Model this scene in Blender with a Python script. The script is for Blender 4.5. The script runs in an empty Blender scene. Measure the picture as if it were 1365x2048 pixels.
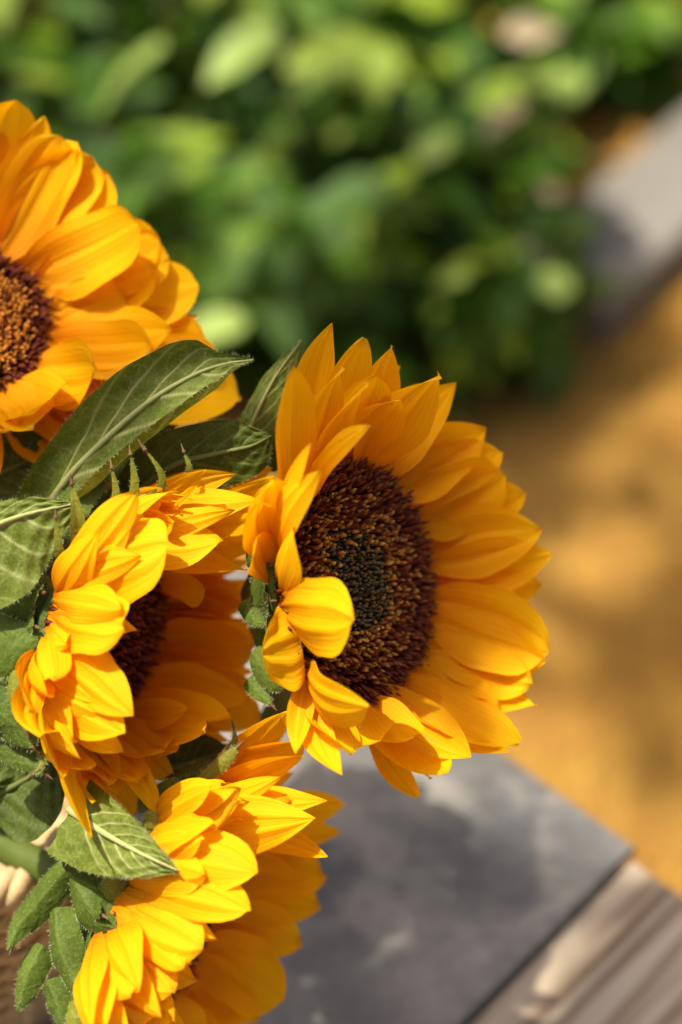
import bpy, math, random
import numpy as np
from mathutils import Vector, Matrix

random.seed(7)
rng = np.random.default_rng(11)
sc = bpy.context.scene
col = sc.collection

# ------------------------------------------------------------------ camera
PITCH = math.radians(48.0)
CAM = np.array([0.0, 0.0, 1.37])
RIGHT = np.array([1.0, 0.0, 0.0])
FWD = np.array([0.0, math.cos(PITCH), -math.sin(PITCH)])
UP = np.array([0.0, math.sin(PITCH), math.cos(PITCH)])
FPX = 85.0 / 36.0 * 2048.0
cd = bpy.data.cameras.new('camera')
cd.sensor_fit = 'VERTICAL'; cd.sensor_height = 36.0; cd.sensor_width = 24.0
cd.lens = 85.0; cd.clip_start = 0.05; cd.clip_end = 500.0
cd.dof.use_dof = True; cd.dof.focus_distance = 0.852; cd.dof.aperture_fstop = 3.8
cam = bpy.data.objects.new('camera', cd); col.objects.link(cam)
cam.location = CAM; cam.rotation_euler = (math.pi/2 - PITCH, 0, 0)
sc.camera = cam

# ------------------------------------------------------------------ light
def cv(x, y, z):            # camera-space direction (right, up, towards camera) -> world
    return RIGHT*x + UP*y - FWD*z
SUN = cv(-0.36, 0.72, 0.59); SUN = SUN/np.linalg.norm(SUN)
w = bpy.data.worlds.new('World'); sc.world = w; w.use_nodes = True
nt = w.node_tree; nt.nodes.clear()
sky = nt.nodes.new('ShaderNodeTexSky'); sky.sky_type = 'NISHITA'; sky.sun_disc = False
sky.sun_elevation = math.asin(SUN[2]); sky.sun_rotation = math.atan2(SUN[0], SUN[1])
bg = nt.nodes.new('ShaderNodeBackground'); bg.inputs[1].default_value = 0.115
sky.dust_density = 6.0; sky.ozone_density = 0.0; sky.air_density = 0.7
wo = nt.nodes.new('ShaderNodeOutputWorld')
nt.links.new(sky.outputs[0], bg.inputs[0]); nt.links.new(bg.outputs[0], wo.inputs[0])
sd = bpy.data.lights.new('sun', 'SUN'); sd.energy = 5.0; sd.angle = math.radians(0.53); sd.color = (1.0, 0.94, 0.82)
so = bpy.data.objects.new('sun', sd); col.objects.link(so)
so.rotation_euler = Vector(SUN).to_track_quat('Z', 'Y').to_euler(); so.location = SUN*8
vs = sc.view_settings
vs.view_transform = 'Standard'; vs.look = 'None'; vs.exposure = 0.53; vs.gamma = 1.0; vs.use_curve_mapping = False
sc.render.engine = 'CYCLES'
cy = sc.cycles
cy.use_denoising = True
try: cy.denoiser = 'OPENIMAGEDENOISE'
except Exception: pass
cy.max_bounces = 8; cy.diffuse_bounces = 5; cy.glossy_bounces = 2; cy.transmission_bounces = 6; cy.transparent_max_bounces = 4
cy.caustics_reflective = False; cy.caustics_refractive = False
cy.sample_clamp_indirect = 6.0

# ------------------------------------------------------------------ helpers
def nrm(v):
    v = np.asarray(v, float); l = np.linalg.norm(v); return v/l if l > 1e-12 else v
def ray(u, v):              # photograph pixel -> direction with unit depth
    return FWD + RIGHT*((u-682.5)/FPX) + UP*((1024.0-v)/FPX)
def C(u, v, z):             # pixel and depth -> world
    return CAM + ray(u, v)*z
def on_plane(u, v, h):      # pixel on the horizontal plane z = h
    d = ray(u, v); return CAM + d*((h-CAM[2])/d[2])
def proj(p):
    d = np.asarray(p)-CAM; z = d@FWD
    return np.array([682.5+FPX*(d@RIGHT)/z, 1024.0-FPX*(d@UP)/z, z])

def link(name, me, mat, parent=None, smooth=True):
    o = bpy.data.objects.new(name, me); col.objects.link(o)
    if mat is not None and not me.materials: me.materials.append(mat)
    if smooth and len(me.polygons): me.polygons.foreach_set('use_smooth', [True]*len(me.polygons))
    if parent is not None: o.parent = parent
    return o
def mesh(name, verts, faces, attrs=None):
    me = bpy.data.meshes.new(name)
    me.from_pydata([tuple(map(float, v)) for v in verts], [], [tuple(int(i) for i in f) for f in faces])
    if attrs:
        for k, a in attrs.items():
            a = np.asarray(a, np.float32)
            if a.ndim == 1:
                at = me.attributes.new(k, 'FLOAT', 'POINT'); at.data.foreach_set('value', a)
            else:
                at = me.attributes.new(k, 'FLOAT_VECTOR', 'POINT'); at.data.foreach_set('vector', a.ravel())
    me.update()
    return me
def empty(name, loc):
    o = bpy.data.objects.new(name, None); col.objects.link(o); o.empty_display_size = 0.02
    o.location = loc; return o
def tag(o, label=None, cat=None, group=None, kind=None):
    if label: o['label'] = label
    if cat: o['category'] = cat
    if group: o['group'] = group
    if kind: o['kind'] = kind
    return o
def grid_faces(nu, nv):
    i = np.arange(nu-1)[:, None]*nv + np.arange(nv-1)[None, :]
    i = i.ravel()
    return np.stack([i, i+1, i+nv+1, i+nv], 1)
def smoothstep(a, b, x):
    t = np.clip((x-a)/(b-a), 0, 1); return t*t*(3-2*t)
def catmull(P, n):
    P = np.asarray(P, float)
    if len(P) == 2: return P[0]+(P[1]-P[0])*np.linspace(0, 1, n)[:, None]
    Q = np.vstack([2*P[0]-P[1], P, 2*P[-1]-P[-2]]); m = len(P)-1; out = []
    for x in np.linspace(0, m, n):
        k = min(int(x), m-1); t = x-k; a, b, c, d = Q[k], Q[k+1], Q[k+2], Q[k+3]
        out.append(0.5*(2*b+(c-a)*t+(2*a-5*b+4*c-d)*t*t+(3*b-a-3*c+d)*t**3))
    return np.array(out)
def frames(path):
    T = np.gradient(path, axis=0); T = T/np.linalg.norm(T, axis=1)[:, None]
    a = np.array([0, 0, 1.0]) if abs(T[0][2]) < 0.9 else np.array([1.0, 0, 0])
    N = [nrm(np.cross(T[0], a))]
    for i in range(1, len(path)):
        N.append(nrm(N[-1]-T[i]*(N[-1]@T[i])))
    N = np.array(N); B = np.cross(T, N)
    return T, N, B
def tube(path, rad, seg=8, caps=True):
    path = np.asarray(path, float); n = len(path); rad = np.broadcast_to(np.asarray(rad, float), (n,))
    T, N, B = frames(path); a = np.linspace(0, 2*math.pi, seg, endpoint=False)
    V = (path[:, None, :] + rad[:, None, None]*(np.cos(a)[None, :, None]*N[:, None, :]+np.sin(a)[None, :, None]*B[:, None, :])).reshape(-1, 3)
    F = []
    for i in range(n-1):
        for j in range(seg):
            k = (j+1) % seg; F.append((i*seg+j, i*seg+k, (i+1)*seg+k, (i+1)*seg+j))
    if caps:
        F.append(tuple(range(seg-1, -1, -1))); F.append(tuple((n-1)*seg+j for j in range(seg)))
    return V, F
class MB:
    def __init__(s): s.v = []; s.f = []; s.n = 0; s.a = []
    def add(s, V, F, a=None):
        V = np.asarray(V, float); s.v.append(V); s.f += [tuple(i+s.n for i in f) for f in F]; s.n += len(V)
        s.a.append(np.zeros((len(V), 3)) if a is None else np.broadcast_to(np.asarray(a, float), (len(V), 3)))
    def mesh(s, name, attr='pc'):
        return mesh(name, np.vstack(s.v), s.f, {attr: np.vstack(s.a)})
def box_verts(c, ax, ay, az):   # half axis vectors
    V = [c+sx*ax+sy*ay+sz*az for sx in (-1, 1) for sy in (-1, 1) for sz in (-1, 1)]
    F = [(0, 1, 3, 2), (4, 6, 7, 5), (0, 4, 5, 1), (2, 3, 7, 6), (0, 2, 6, 4), (1, 5, 7, 3)]
    return V, F

# ------------------------------------------------------------------ materials
class M:
    def __init__(s, name):
        s.m = bpy.data.materials.new(name); s.m.use_nodes = True; s.t = s.m.node_tree; s.t.nodes.clear()
        s.out = s.n('ShaderNodeOutputMaterial')
    def n(s, ty, **kw):
        o = s.t.nodes.new(ty)
        for k, v in kw.items(): setattr(o, k, v)
        return o
    def l(s, a, b): s.t.links.new(a, b)
    def attr(s, name, out='Vector'):
        o = s.n('ShaderNodeAttribute'); o.attribute_name = name; return o.outputs[out]
    def math(s, op, a, b=None, c=None, clamp=False):
        o = s.n('ShaderNodeMath', operation=op, use_clamp=clamp)
        for i, x in enumerate((a, b, c)):
            if x is None: continue
            if isinstance(x, (int, float)): o.inputs[i].default_value = x
            else: s.l(x, o.inputs[i])
        return o.outputs[0]
    def ramp(s, fac, stops, interp='LINEAR'):
        o = s.n('ShaderNodeValToRGB'); r = o.color_ramp; r.interpolation = interp
        while len(r.elements) < len(stops): r.elements.new(0.5)
        for e, (p, c) in zip(r.elements, stops):
            e.position = p; e.color = (*c, 1) if len(c) == 3 else c
        s.l(fac, o.inputs[0]); return o.outputs[0]
    def mix(s, fac, a, b, blend='MIX'):
        o = s.n('ShaderNodeMix', data_type='RGBA', blend_type=blend)
        for sock, x in ((o.inputs[0], fac), (o.inputs[6], a), (o.inputs[7], b)):
            if isinstance(x, (int, float)): sock.default_value = x
            elif isinstance(x, tuple): sock.default_value = (*x, 1)
            else: s.l(x, sock)
        return o.outputs[2]
    def noise(s, vec, scale=5, detail=3, rough=0.5, dist=0.0):
        o = s.n('ShaderNodeTexNoise'); o.inputs['Scale'].default_value = scale
        o.inputs['Detail'].default_value = detail; o.inputs['Roughness'].default_value = rough
        o.inputs['Distortion'].default_value = dist
        if vec is not None: s.l(vec, o.inputs['Vector'])
        return o.outputs['Fac']
    def mapping(s, vec, scale=(1, 1, 1), rot=(0, 0, 0)):
        o = s.n('ShaderNodeMapping'); o.inputs['Scale'].default_value = scale; o.inputs['Rotation'].default_value = rot
        s.l(vec, o.inputs['Vector']); return o.outputs[0]
    def coord(s, which='Object'):
        return s.n('ShaderNodeTexCoord').outputs[which]
    def bump(s, h, strength=0.3, dist=0.001):
        o = s.n('ShaderNodeBump'); o.inputs['Strength'].default_value = strength; o.inputs['Distance'].default_value = dist
        s.l(h, o.inputs['Height']); return o.outputs[0]
    def bsdf(s, color, rough=0.6, spec=0.3, normal=None):
        o = s.n('ShaderNodeBsdfPrincipled')
        for k, x in (('Base Color', color), ('Roughness', rough), ('Specular IOR Level', spec)):
            if isinstance(x, (int, float)): o.inputs[k].default_value = x
            elif isinstance(x, tuple): o.inputs[k].default_value = (*x, 1)
            else: s.l(x, o.inputs[k])
        if normal is not None: s.l(normal, o.inputs['Normal'])
        return o.outputs[0]
    def translucent(s, surf, color, fac, normal=None):
        t = s.n('ShaderNodeBsdfTranslucent')
        if isinstance(color, tuple): t.inputs[0].default_value = (*color, 1)
        else: s.l(color, t.inputs[0])
        if normal is not None: s.l(normal, t.inputs['Normal'])
        x = s.n('ShaderNodeMixShader'); x.inputs[0].default_value = fac
        s.l(surf, x.inputs[1]); s.l(t.outputs[0], x.inputs[2]); return x.outputs[0]
    def done(s, surf):
        s.l(surf, s.out.inputs[0]); return s.m

def mat_petal():
    m = M('petal'); pc = m.attr('pc')
    sep = m.n('ShaderNodeSeparateXYZ'); m.l(pc, sep.inputs[0]); t, s_, r = sep.outputs
    comb = m.n('ShaderNodeCombineXYZ'); m.l(m.math('MULTIPLY', s_, 9.0), comb.inputs[0]); m.l(m.math('MULTIPLY', t, 1.6), comb.inputs[1]); m.l(m.math('MULTIPLY', r, 60.0), comb.inputs[2])
    nz = m.noise(comb.outputs[0], 1.6, 3, 0.55)
    wv = m.math('SINE', m.math('ADD', m.math('MULTIPLY', s_, 44.0), m.math('MULTIPLY', nz, 9.0)))
    vein = m.math('ADD', m.math('MULTIPLY', nz, 0.62), m.math('MULTIPLY', wv, 0.13))
    comb2 = m.n('ShaderNodeCombineXYZ'); m.l(m.math('MULTIPLY', s_, 1.3), comb2.inputs[0]); m.l(m.math('MULTIPLY', t, 2.2), comb2.inputs[1]); m.l(m.math('MULTIPLY', r, 33.0), comb2.inputs[2])
    blot = m.noise(comb2.outputs[0], 1.3, 3, 0.6)
    base = m.ramp(t, [(0.0, (0.60, 0.12, 0.001)), (0.25, (0.84, 0.34, 0.002)), (0.55, (0.93, 0.52, 0.003)), (1.0, (0.95, 0.59, 0.005))])  # natural orange base, reddened further to paint in the throat's interreflected shade
    base = m.mix(m.math('MULTIPLY', m.math('SUBTRACT', blot, 0.35, clamp=True), 1.2, clamp=True), base, (0.90, 0.46, 0.003))
    lines = m.ramp(vein, [(0.14, (1, 1, 1)), (0.34, (0, 0, 0))])
    base = m.mix(m.math('MULTIPLY', lines, 0.22), base, (0.72, 0.30, 0.002))
    # small brown blemishes on a few petals
    spots = m.noise(m.coord('Object'), 420, 2, 0.5)
    fl = m.math('GREATER_THAN', spots, 0.79)
    base = m.mix(m.math('MULTIPLY', fl, 0.55), base, (0.30, 0.10, 0.01))
    # browned tips on some petals, pollen dust near the base
    tipn = m.math('MULTIPLY', m.math('MULTIPLY', m.math('SUBTRACT', t, 0.93, clamp=True), 12.0, clamp=True), m.math('GREATER_THAN', r, 0.55))
    base = m.mix(m.math('MULTIPLY', tipn, 0.5), base, (0.42, 0.17, 0.012))
    dust = m.math('MULTIPLY', m.math('GREATER_THAN', m.noise(m.coord('Object'), 1500, 1, 0.5), 0.68), m.math('SUBTRACT', 0.8, t, clamp=True))
    base = m.mix(m.math('MULTIPLY', dust, 0.5), base, (0.95, 0.70, 0.10))
    nb = m.bump(vein, 0.42, 0.0006)
    surf = m.bsdf(base, 0.60, 0.10, nb)
    tc = m.mix(1.0, base, (1.0, 0.86, 0.5), 'MULTIPLY')
    return m.done(m.translucent(surf, tc, 0.46, nb))

def mat_leaf(name, c0, c1, veinc, tr=0.22, rough=0.55, netf=0.13):
    m = M(name); pc = m.attr('pc'); v = m.attr('vein', 'Fac')
    sep = m.n('ShaderNodeSeparateXYZ'); m.l(pc, sep.inputs[0]); t, s_, r = sep.outputs
    comb = m.n('ShaderNodeVectorMath', operation='ADD'); m.l(m.coord('Object'), comb.inputs[0]); m.l(pc, comb.inputs[1])
    big = m.noise(m.coord('Object'), 55, 3, 0.55)
    c = m.mix(m.ramp(big, [(0.35, (0, 0, 0)), (0.68, (1, 1, 1))]), c0, c1)
    fine = m.noise(m.coord('Object'), 900, 3, 0.6)
    c = m.mix(m.math('MULTIPLY', m.math('SUBTRACT', fine, 0.45, clamp=True), 1.4, clamp=True), c, tuple(min(1, x*1.9+0.02) for x in c1))
    cells = m.n('ShaderNodeTexVoronoi', feature='DISTANCE_TO_EDGE'); cells.inputs['Scale'].default_value = 125
    m.l(m.coord('Object'), cells.inputs['Vector'])
    net = m.ramp(cells.outputs['Distance'], [(0.0, (1, 1, 1)), (0.09, (0, 0, 0))])
    c = m.mix(m.math('MULTIPLY', net, netf), c, veinc)
    c = m.mix(v, c, veinc)
    h = m.math('ADD', m.math('MULTIPLY', fine, 0.5), m.math('MULTIPLY', net, 0.4))
    nb = m.bump(h, 0.45, 0.0007)
    surf = m.bsdf(c, rough, 0.15, nb)
    return m.done(m.translucent(surf, m.mix(1.0, c, (1.0, 1.0, 0.45), 'MULTIPLY'), tr))

def mat_florets():
    m = M('florets'); c = m.attr('fcol')
    col_ = m.n('ShaderNodeMix', data_type='RGBA'); col_.inputs[0].default_value = 0
    surf = m.bsdf(c, 0.6, 0.2)
    return m.done(surf)
def mat_simple(name, c0, c1, scale, rough=0.7, bump=0.4, bd=0.001, spec=0.25, tr=None):
    m = M(name); co = m.coord('Object')
    n = m.noise(co, scale, 5, 0.6)
    c = m.mix(m.ramp(n, [(0.3, (0, 0, 0)), (0.7, (1, 1, 1))]), c0, c1)
    nb = m.bump(m.noise(co, scale*6, 4, 0.6), bump, bd)
    s = m.bsdf(c, rough, spec, nb)
    if tr: s = m.translucent(s, c, tr)
    return m.done(s)

PETAL = mat_petal()
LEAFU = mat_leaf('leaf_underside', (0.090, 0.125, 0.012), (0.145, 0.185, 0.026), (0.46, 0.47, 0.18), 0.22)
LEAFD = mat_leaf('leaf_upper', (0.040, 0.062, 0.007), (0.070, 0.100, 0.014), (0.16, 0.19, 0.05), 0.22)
BRACT = mat_leaf('bract_green', (0.050, 0.082, 0.008), (0.100, 0.145, 0.018), (0.16, 0.20, 0.04), 0.20, 0.6, 0.0)
BRACTY = mat_leaf('bract_yellowgreen', (0.150, 0.170, 0.014), (0.22, 0.23, 0.025), (0.30, 0.27, 0.05), 0.30, 0.55, 0.0)
RECEP = mat_simple('receptacle_green', (0.045, 0.075, 0.010), (0.085, 0.12, 0.018), 120, 0.7, 0.6, 0.001)
STEM = mat_simple('stem_green', (0.075, 0.105, 0.012), (0.115, 0.15, 0.024), 60, 0.6, 0.3, 0.0006, tr=0.12)
HAIR = mat_simple('hair', (0.42, 0.46, 0.25), (0.55, 0.58, 0.36), 60, 0.5, 0.0, tr=0.4)
FLOR = mat_florets()
DISK = mat_simple('disk_base', (0.025, 0.006, 0.002), (0.05, 0.012, 0.004), 300, 0.8)
DRYTIP = mat_simple('dry_tip', (0.12, 0.06, 0.03), (0.2, 0.11, 0.05), 300, 0.8)

# ------------------------------------------------------------------ setting
SLAB_Z = 0.45
def mat_ground():
    m = M('ochre_soil'); co = m.coord('Object')
    n1 = m.noise(co, 2.2, 5, 0.6); n2 = m.noise(co, 38, 4, 0.65); n3 = m.noise(co, 0.8, 2, 0.5)
    c = m.mix(m.ramp(n1, [(0.32, (0, 0, 0)), (0.68, (1, 1, 1))]), (0.27, 0.140, 0.020), (0.37, 0.208, 0.044))
    c = m.mix(m.ramp(n2, [(0.42, (0, 0, 0)), (0.75, (1, 1, 1))]), c, (0.24, 0.105, 0.022))
    pebb = m.n('ShaderNodeTexVoronoi'); pebb.inputs['Scale'].default_value = 70; m.l(co, pebb.inputs['Vector'])
    nb = m.bump(m.math('ADD', n2, m.math('MULTIPLY', pebb.outputs['Distance'], 0.6)), 0.8, 0.012)
    return m.done(m.bsdf(c, 0.9, 0.15, nb))
n = 120
xs = np.concatenate([np.linspace(-60, -4, 20), np.linspace(-3.8, 3.8, 80), np.linspace(4, 60, 20)])
ys = np.concatenate([np.linspace(-40, -2.2, 16), np.linspace(-2, 5, 80), np.linspace(5.2, 80, 24)])
GX, GY = np.meshgrid(xs, ys, indexing='ij')
def ground_h(x, y):
    return 0.018*np.sin(x*2.1+0.4)*np.cos(y*1.7) + 0.009*np.sin(x*5.3+y*3.1)
GZ = ground_h(GX, GY)
o = link('ground', mesh('ground', np.stack([GX, GY, GZ], -1).reshape(-1, 3), grid_faces(len(xs), len(ys))[:, ::-1]), mat_ground())
tag(o, kind='structure')
for p in o.data.polygons: pass

def mat_slab():
    m = M('grey_stone'); co = m.coord('Object')
    n1 = m.noise(co, 9, 5, 0.62, 0.6); n2 = m.noise(co, 26, 5, 0.6); n3 = m.noise(co, 220, 3, 0.6)
    c = m.mix(m.ramp(n1, [(0.36, (0, 0, 0)), (0.64, (1, 1, 1))]), (0.090, 0.090, 0.088), (0.230, 0.212, 0.18))
    c = m.mix(m.ramp(n2, [(0.45, (0, 0, 0)), (0.72, (0.75, 0.75, 0.75))]), c, (0.40, 0.36, 0.29))
    c = m.mix(m.math('MULTIPLY', m.math('SUBTRACT', n3, 0.5, clamp=True), 1.5, clamp=True), c, (0.10, 0.10, 0.10))
    nb = m.bump(m.math('ADD', n3, n2), 0.35, 0.002)
    return m.done(m.bsdf(c, 0.62, 0.3, nb))
P0 = on_plane(1273, 1692, SLAB_Z); E1 = nrm(on_plane(1016, 1509, SLAB_Z)-P0)
E2 = on_plane(941, 2048, SLAB_Z)-P0; E2 = nrm(E2-E1*(E2@E1))
ZU = np.array([0, 0, 1.0])
def bevel_box(name, c0, a, b, h, bev, mat, parent=None, sub=1):
    """box with corner c0 (top face), edges a and b, depth h, rounded top edges"""
    la, lb = np.linalg.norm(a), np.linalg.norm(b); ea, eb = a/la, b/lb
    rings = []
    for k in range(5):
        th = k/4*math.pi/2; ins = bev*(1-math.sin(th)); dz = -bev*(1-math.cos(th)); rings.append((ins, dz))
    rings = [(bev*(1-math.sin(k/4*math.pi/2)), -bev*(1-math.cos(k/4*math.pi/2))) for k in range(5)] + [(0, -h)]
    V = []
    for ins, dz in rings:
        for (x, y) in ((ins, ins), (la-ins, ins), (la-ins, lb-ins), (ins, lb-ins)):
            V.append(c0+ea*x+eb*y+ZU*dz)
    F = [(0, 1, 2, 3)]
    for r in range(len(rings)-1):
        for j in range(4):
            k = (j+1) % 4; F.append((r*4+j, (r+1)*4+j, (r+1)*4+k, r*4+k))
    q = (len(rings)-1)*4; F.append((q+3, q+2, q+1, q))
    if np.cross(a, b)[2] < 0: F = [f[::-1] for f in F]
    return link(name, mesh(name, V, F), mat, parent, smooth=False)
bench = empty('garden_bench', P0*np.array([1, 1, 0]))
bench.location = (0, 0, 0)
tag(bench, 'low weathered grey-brown wooden bench under the grey stone slab', 'bench')
def mat_wood():
    m = M('weathered_wood'); co = m.coord('Object')
    ang = math.atan2(E2[1], E2[0])
    mp = m.mapping(co, (1, 1, 1), (0, 0, -ang))
    st = m.mapping(mp, (3.0, 75.0, 20.0))
    n1 = m.noise(st, 1.0, 5, 0.65, 0.4)
    st2 = m.mapping(mp, (1.2, 22.0, 8.0)); n2 = m.noise(st2, 1.0, 4, 0.6)
    c = m.ramp(n1, [(0.30, (0.19, 0.125, 0.068)), (0.5, (0.40, 0.295, 0.185)), (0.68, (0.55, 0.45, 0.32))])
    c = m.mix(m.ramp(n2, [(0.35, (0, 0, 0)), (0.7, (1, 1, 1))]), c, (0.46, 0.385, 0.29))
    c2 = m.mix(m.ramp(n1, [(0.34, (0, 0, 0)), (0.50, (1, 1, 1))]), (0.17, 0.11, 0.062), c)
    nb = m.bump(n1, 0.6, 0.002)
    return m.done(m.bsdf(c2, 0.75, 0.2, nb))
WOOD = mat_wood(); SLABM = mat_slab()
WZ = SLAB_Z-0.0055
pw = 0.100
for k in range(-6, 3):     # planks run along E2, side by side along -E1
    wd = pw-0.004
    c0 = P0 - E1*(k*pw+0.001+wd) + E2*0.003; c0 = np.array([c0[0], c0[1], WZ])
    bevel_box('plank', c0, E1*wd, E2*1.15, 0.03, 0.003, WOOD, bench)
for a in (-0.50, 0.10):
    for b in (0.07, 1.02):
        c = P0 - E1*a*0.9 + E2*b
        V, F = box_verts(np.array([c[0], c[1], (WZ-0.03)/2]), E1*0.03, E2*0.03, ZU*((WZ-0.03)/2+0.01))
        link('leg', mesh('leg', V, F), WOOD, bench, smooth=False)
for b in (0.07, 1.02):
    c = P0 + E1*0.18 + E2*b
    V, F = box_verts(np.array([c[0], c[1], WZ-0.03-0.025]), E1*0.38, E2*0.018, ZU*0.026)
    link('cross_beam', mesh('cross_beam', V, F), WOOD, bench, smooth=False)
slab = bevel_box('stone_slab', P0, E1*0.56, E2*0.95, 0.0065, 0.0025, SLABM)
tag(slab, 'mottled grey stone slab with rounded edges, lying on the wooden bench under the flowers', 'slab')

# pale kerb block in the garden behind
def mat_kerb():
    m = M('pale_concrete'); co = m.coord('Object')
    n1 = m.noise(co, 6, 5, 0.6); n2 = m.noise(co, 70, 4, 0.6)
    c = m.mix(m.ramp(n1, [(0.3, (0, 0, 0)), (0.7, (1, 1, 1))]), (0.155, 0.142, 0.12), (0.24, 0.22, 0.185))
    return m.done(m.bsdf(c, 0.85, 0.2, m.bump(n2, 0.5, 0.004)))
kh = 0.03
K0 = on_plane(1212, 612, kh); K1 = on_plane(1365, 474, kh); ka = nrm(K1-K0); kb = np.array([-ka[1], ka[0], 0])
kerb = bevel_box('kerb_stone', K0, ka*1.3, kb*0.10, kh+0.06, 0.012, mat_kerb())
tag(kerb, 'pale grey concrete kerb block on the ochre soil beside the leafy shrub', 'kerb')

# ------------------------------------------------------------------ petals, leaves, flowers
PT = np.array([0, .08, .18, .30, .42, .54, .66, .76, .85, .92, .97, 1.0])
PROF = {'n': np.array([.26, .43, .68, .88, .98, 1.0, .93, .80, .59, .36, .16, .01]),
        'b': np.array([.28, .46, .70, .89, .98, 1.0, .98, .91, .76, .53, .27, .02]),
        's': np.array([.24, .44, .70, .90, 1.0, .98, .86, .70, .48, .28, .12, .01]),
        'r': np.array([.28, .46, .72, .90, .98, 1.0, 1.0, .97, .88, .70, .42, .04]),
        'h': np.array([.80, .93, .99, 1.0, .98, .93, .84, .73, .58, .40, .22, .02]),
        'f': np.array([.55, .72, .86, .95, 1.0, 1.0, .95, .86, .70, .50, .26, .04])}
def petal_geo(B, T, wd, fn, W, bow=0.10, curl=0.0, cup=0.25, tw0=0.0, tw1=0.0, bend=0.0, prof='n', ridge=1.0, seed=0, nu=26, nv=25, wav=0.065):
    r = np.random.default_rng(seed)
    tw0 += r.normal(0, 4); tw1 += r.normal(0, 12); bend += r.normal(0, .03); bow += r.normal(0, .02)
    ax = nrm(T-B); L = np.linalg.norm(T-B)
    wd = nrm(wd-ax*(wd@ax)); fn = nrm(fn-ax*(fn@ax)-wd*(fn@wd))
    t = np.linspace(0, 1, nu); t = t**0.9; s = np.linspace(-1, 1, nv)
    h = np.interp(t, PT, PROF[prof])*W/2
    k = 4*t*(1-t)
    cl = B + (T-B)*t[:, None] - fn*(bow*L*k)[:, None] + wd*(bend*L*k)[:, None]
    hook = curl*L*np.clip((t-0.55)/0.45, 0, 1)**2
    cl = cl + fn*hook[:, None]
    ang = np.radians(tw0+tw1*t)
    wv = np.cos(ang)[:, None]*wd+np.sin(ang)[:, None]*fn
    nv_ = -np.sin(ang)[:, None]*wd+np.cos(ang)[:, None]*fn
    S, Tt = np.meshgrid(s, t); H = h[:, None]
    asym = r.uniform(-.12, .12)
    env = np.sin(np.pi*np.clip(Tt, 0, 1))**0.6
    z = cup*H*S*S
    z += ridge*W*env*(0.012*np.cos(3.0*np.pi*(S+asym*0.4)) + 0.006*np.cos(9*np.pi*S+r.uniform(0, 6)) - 0.034*np.exp(-((S-.30-asym)/.085)**2) - 0.034*np.exp(-((S+.32-asym)/.085)**2))
    z += wav*W*np.abs(S)**1.5*np.sin(Tt*r.uniform(5, 9)+r.uniform(0, 6)+S*1.2)
    z += W*0.03*np.sin(Tt*r.uniform(3, 5)+r.uniform(0, 6))*S
    ex = 1+0.035*np.sin(Tt*r.uniform(9, 15)+r.uniform(0, 6)+np.sign(S)*r.uniform(0, 3))
    V = cl[:, None, :] + wv[:, None, :]*(S*H*ex)[:, :, None] + nv_[:, None, :]*z[:, :, None]
    A = np.stack([Tt, S, np.full_like(S, r.uniform(0, 1))], -1)
    return V.reshape(-1, 3), grid_faces(nu, nv), A.reshape(-1, 3)

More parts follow.
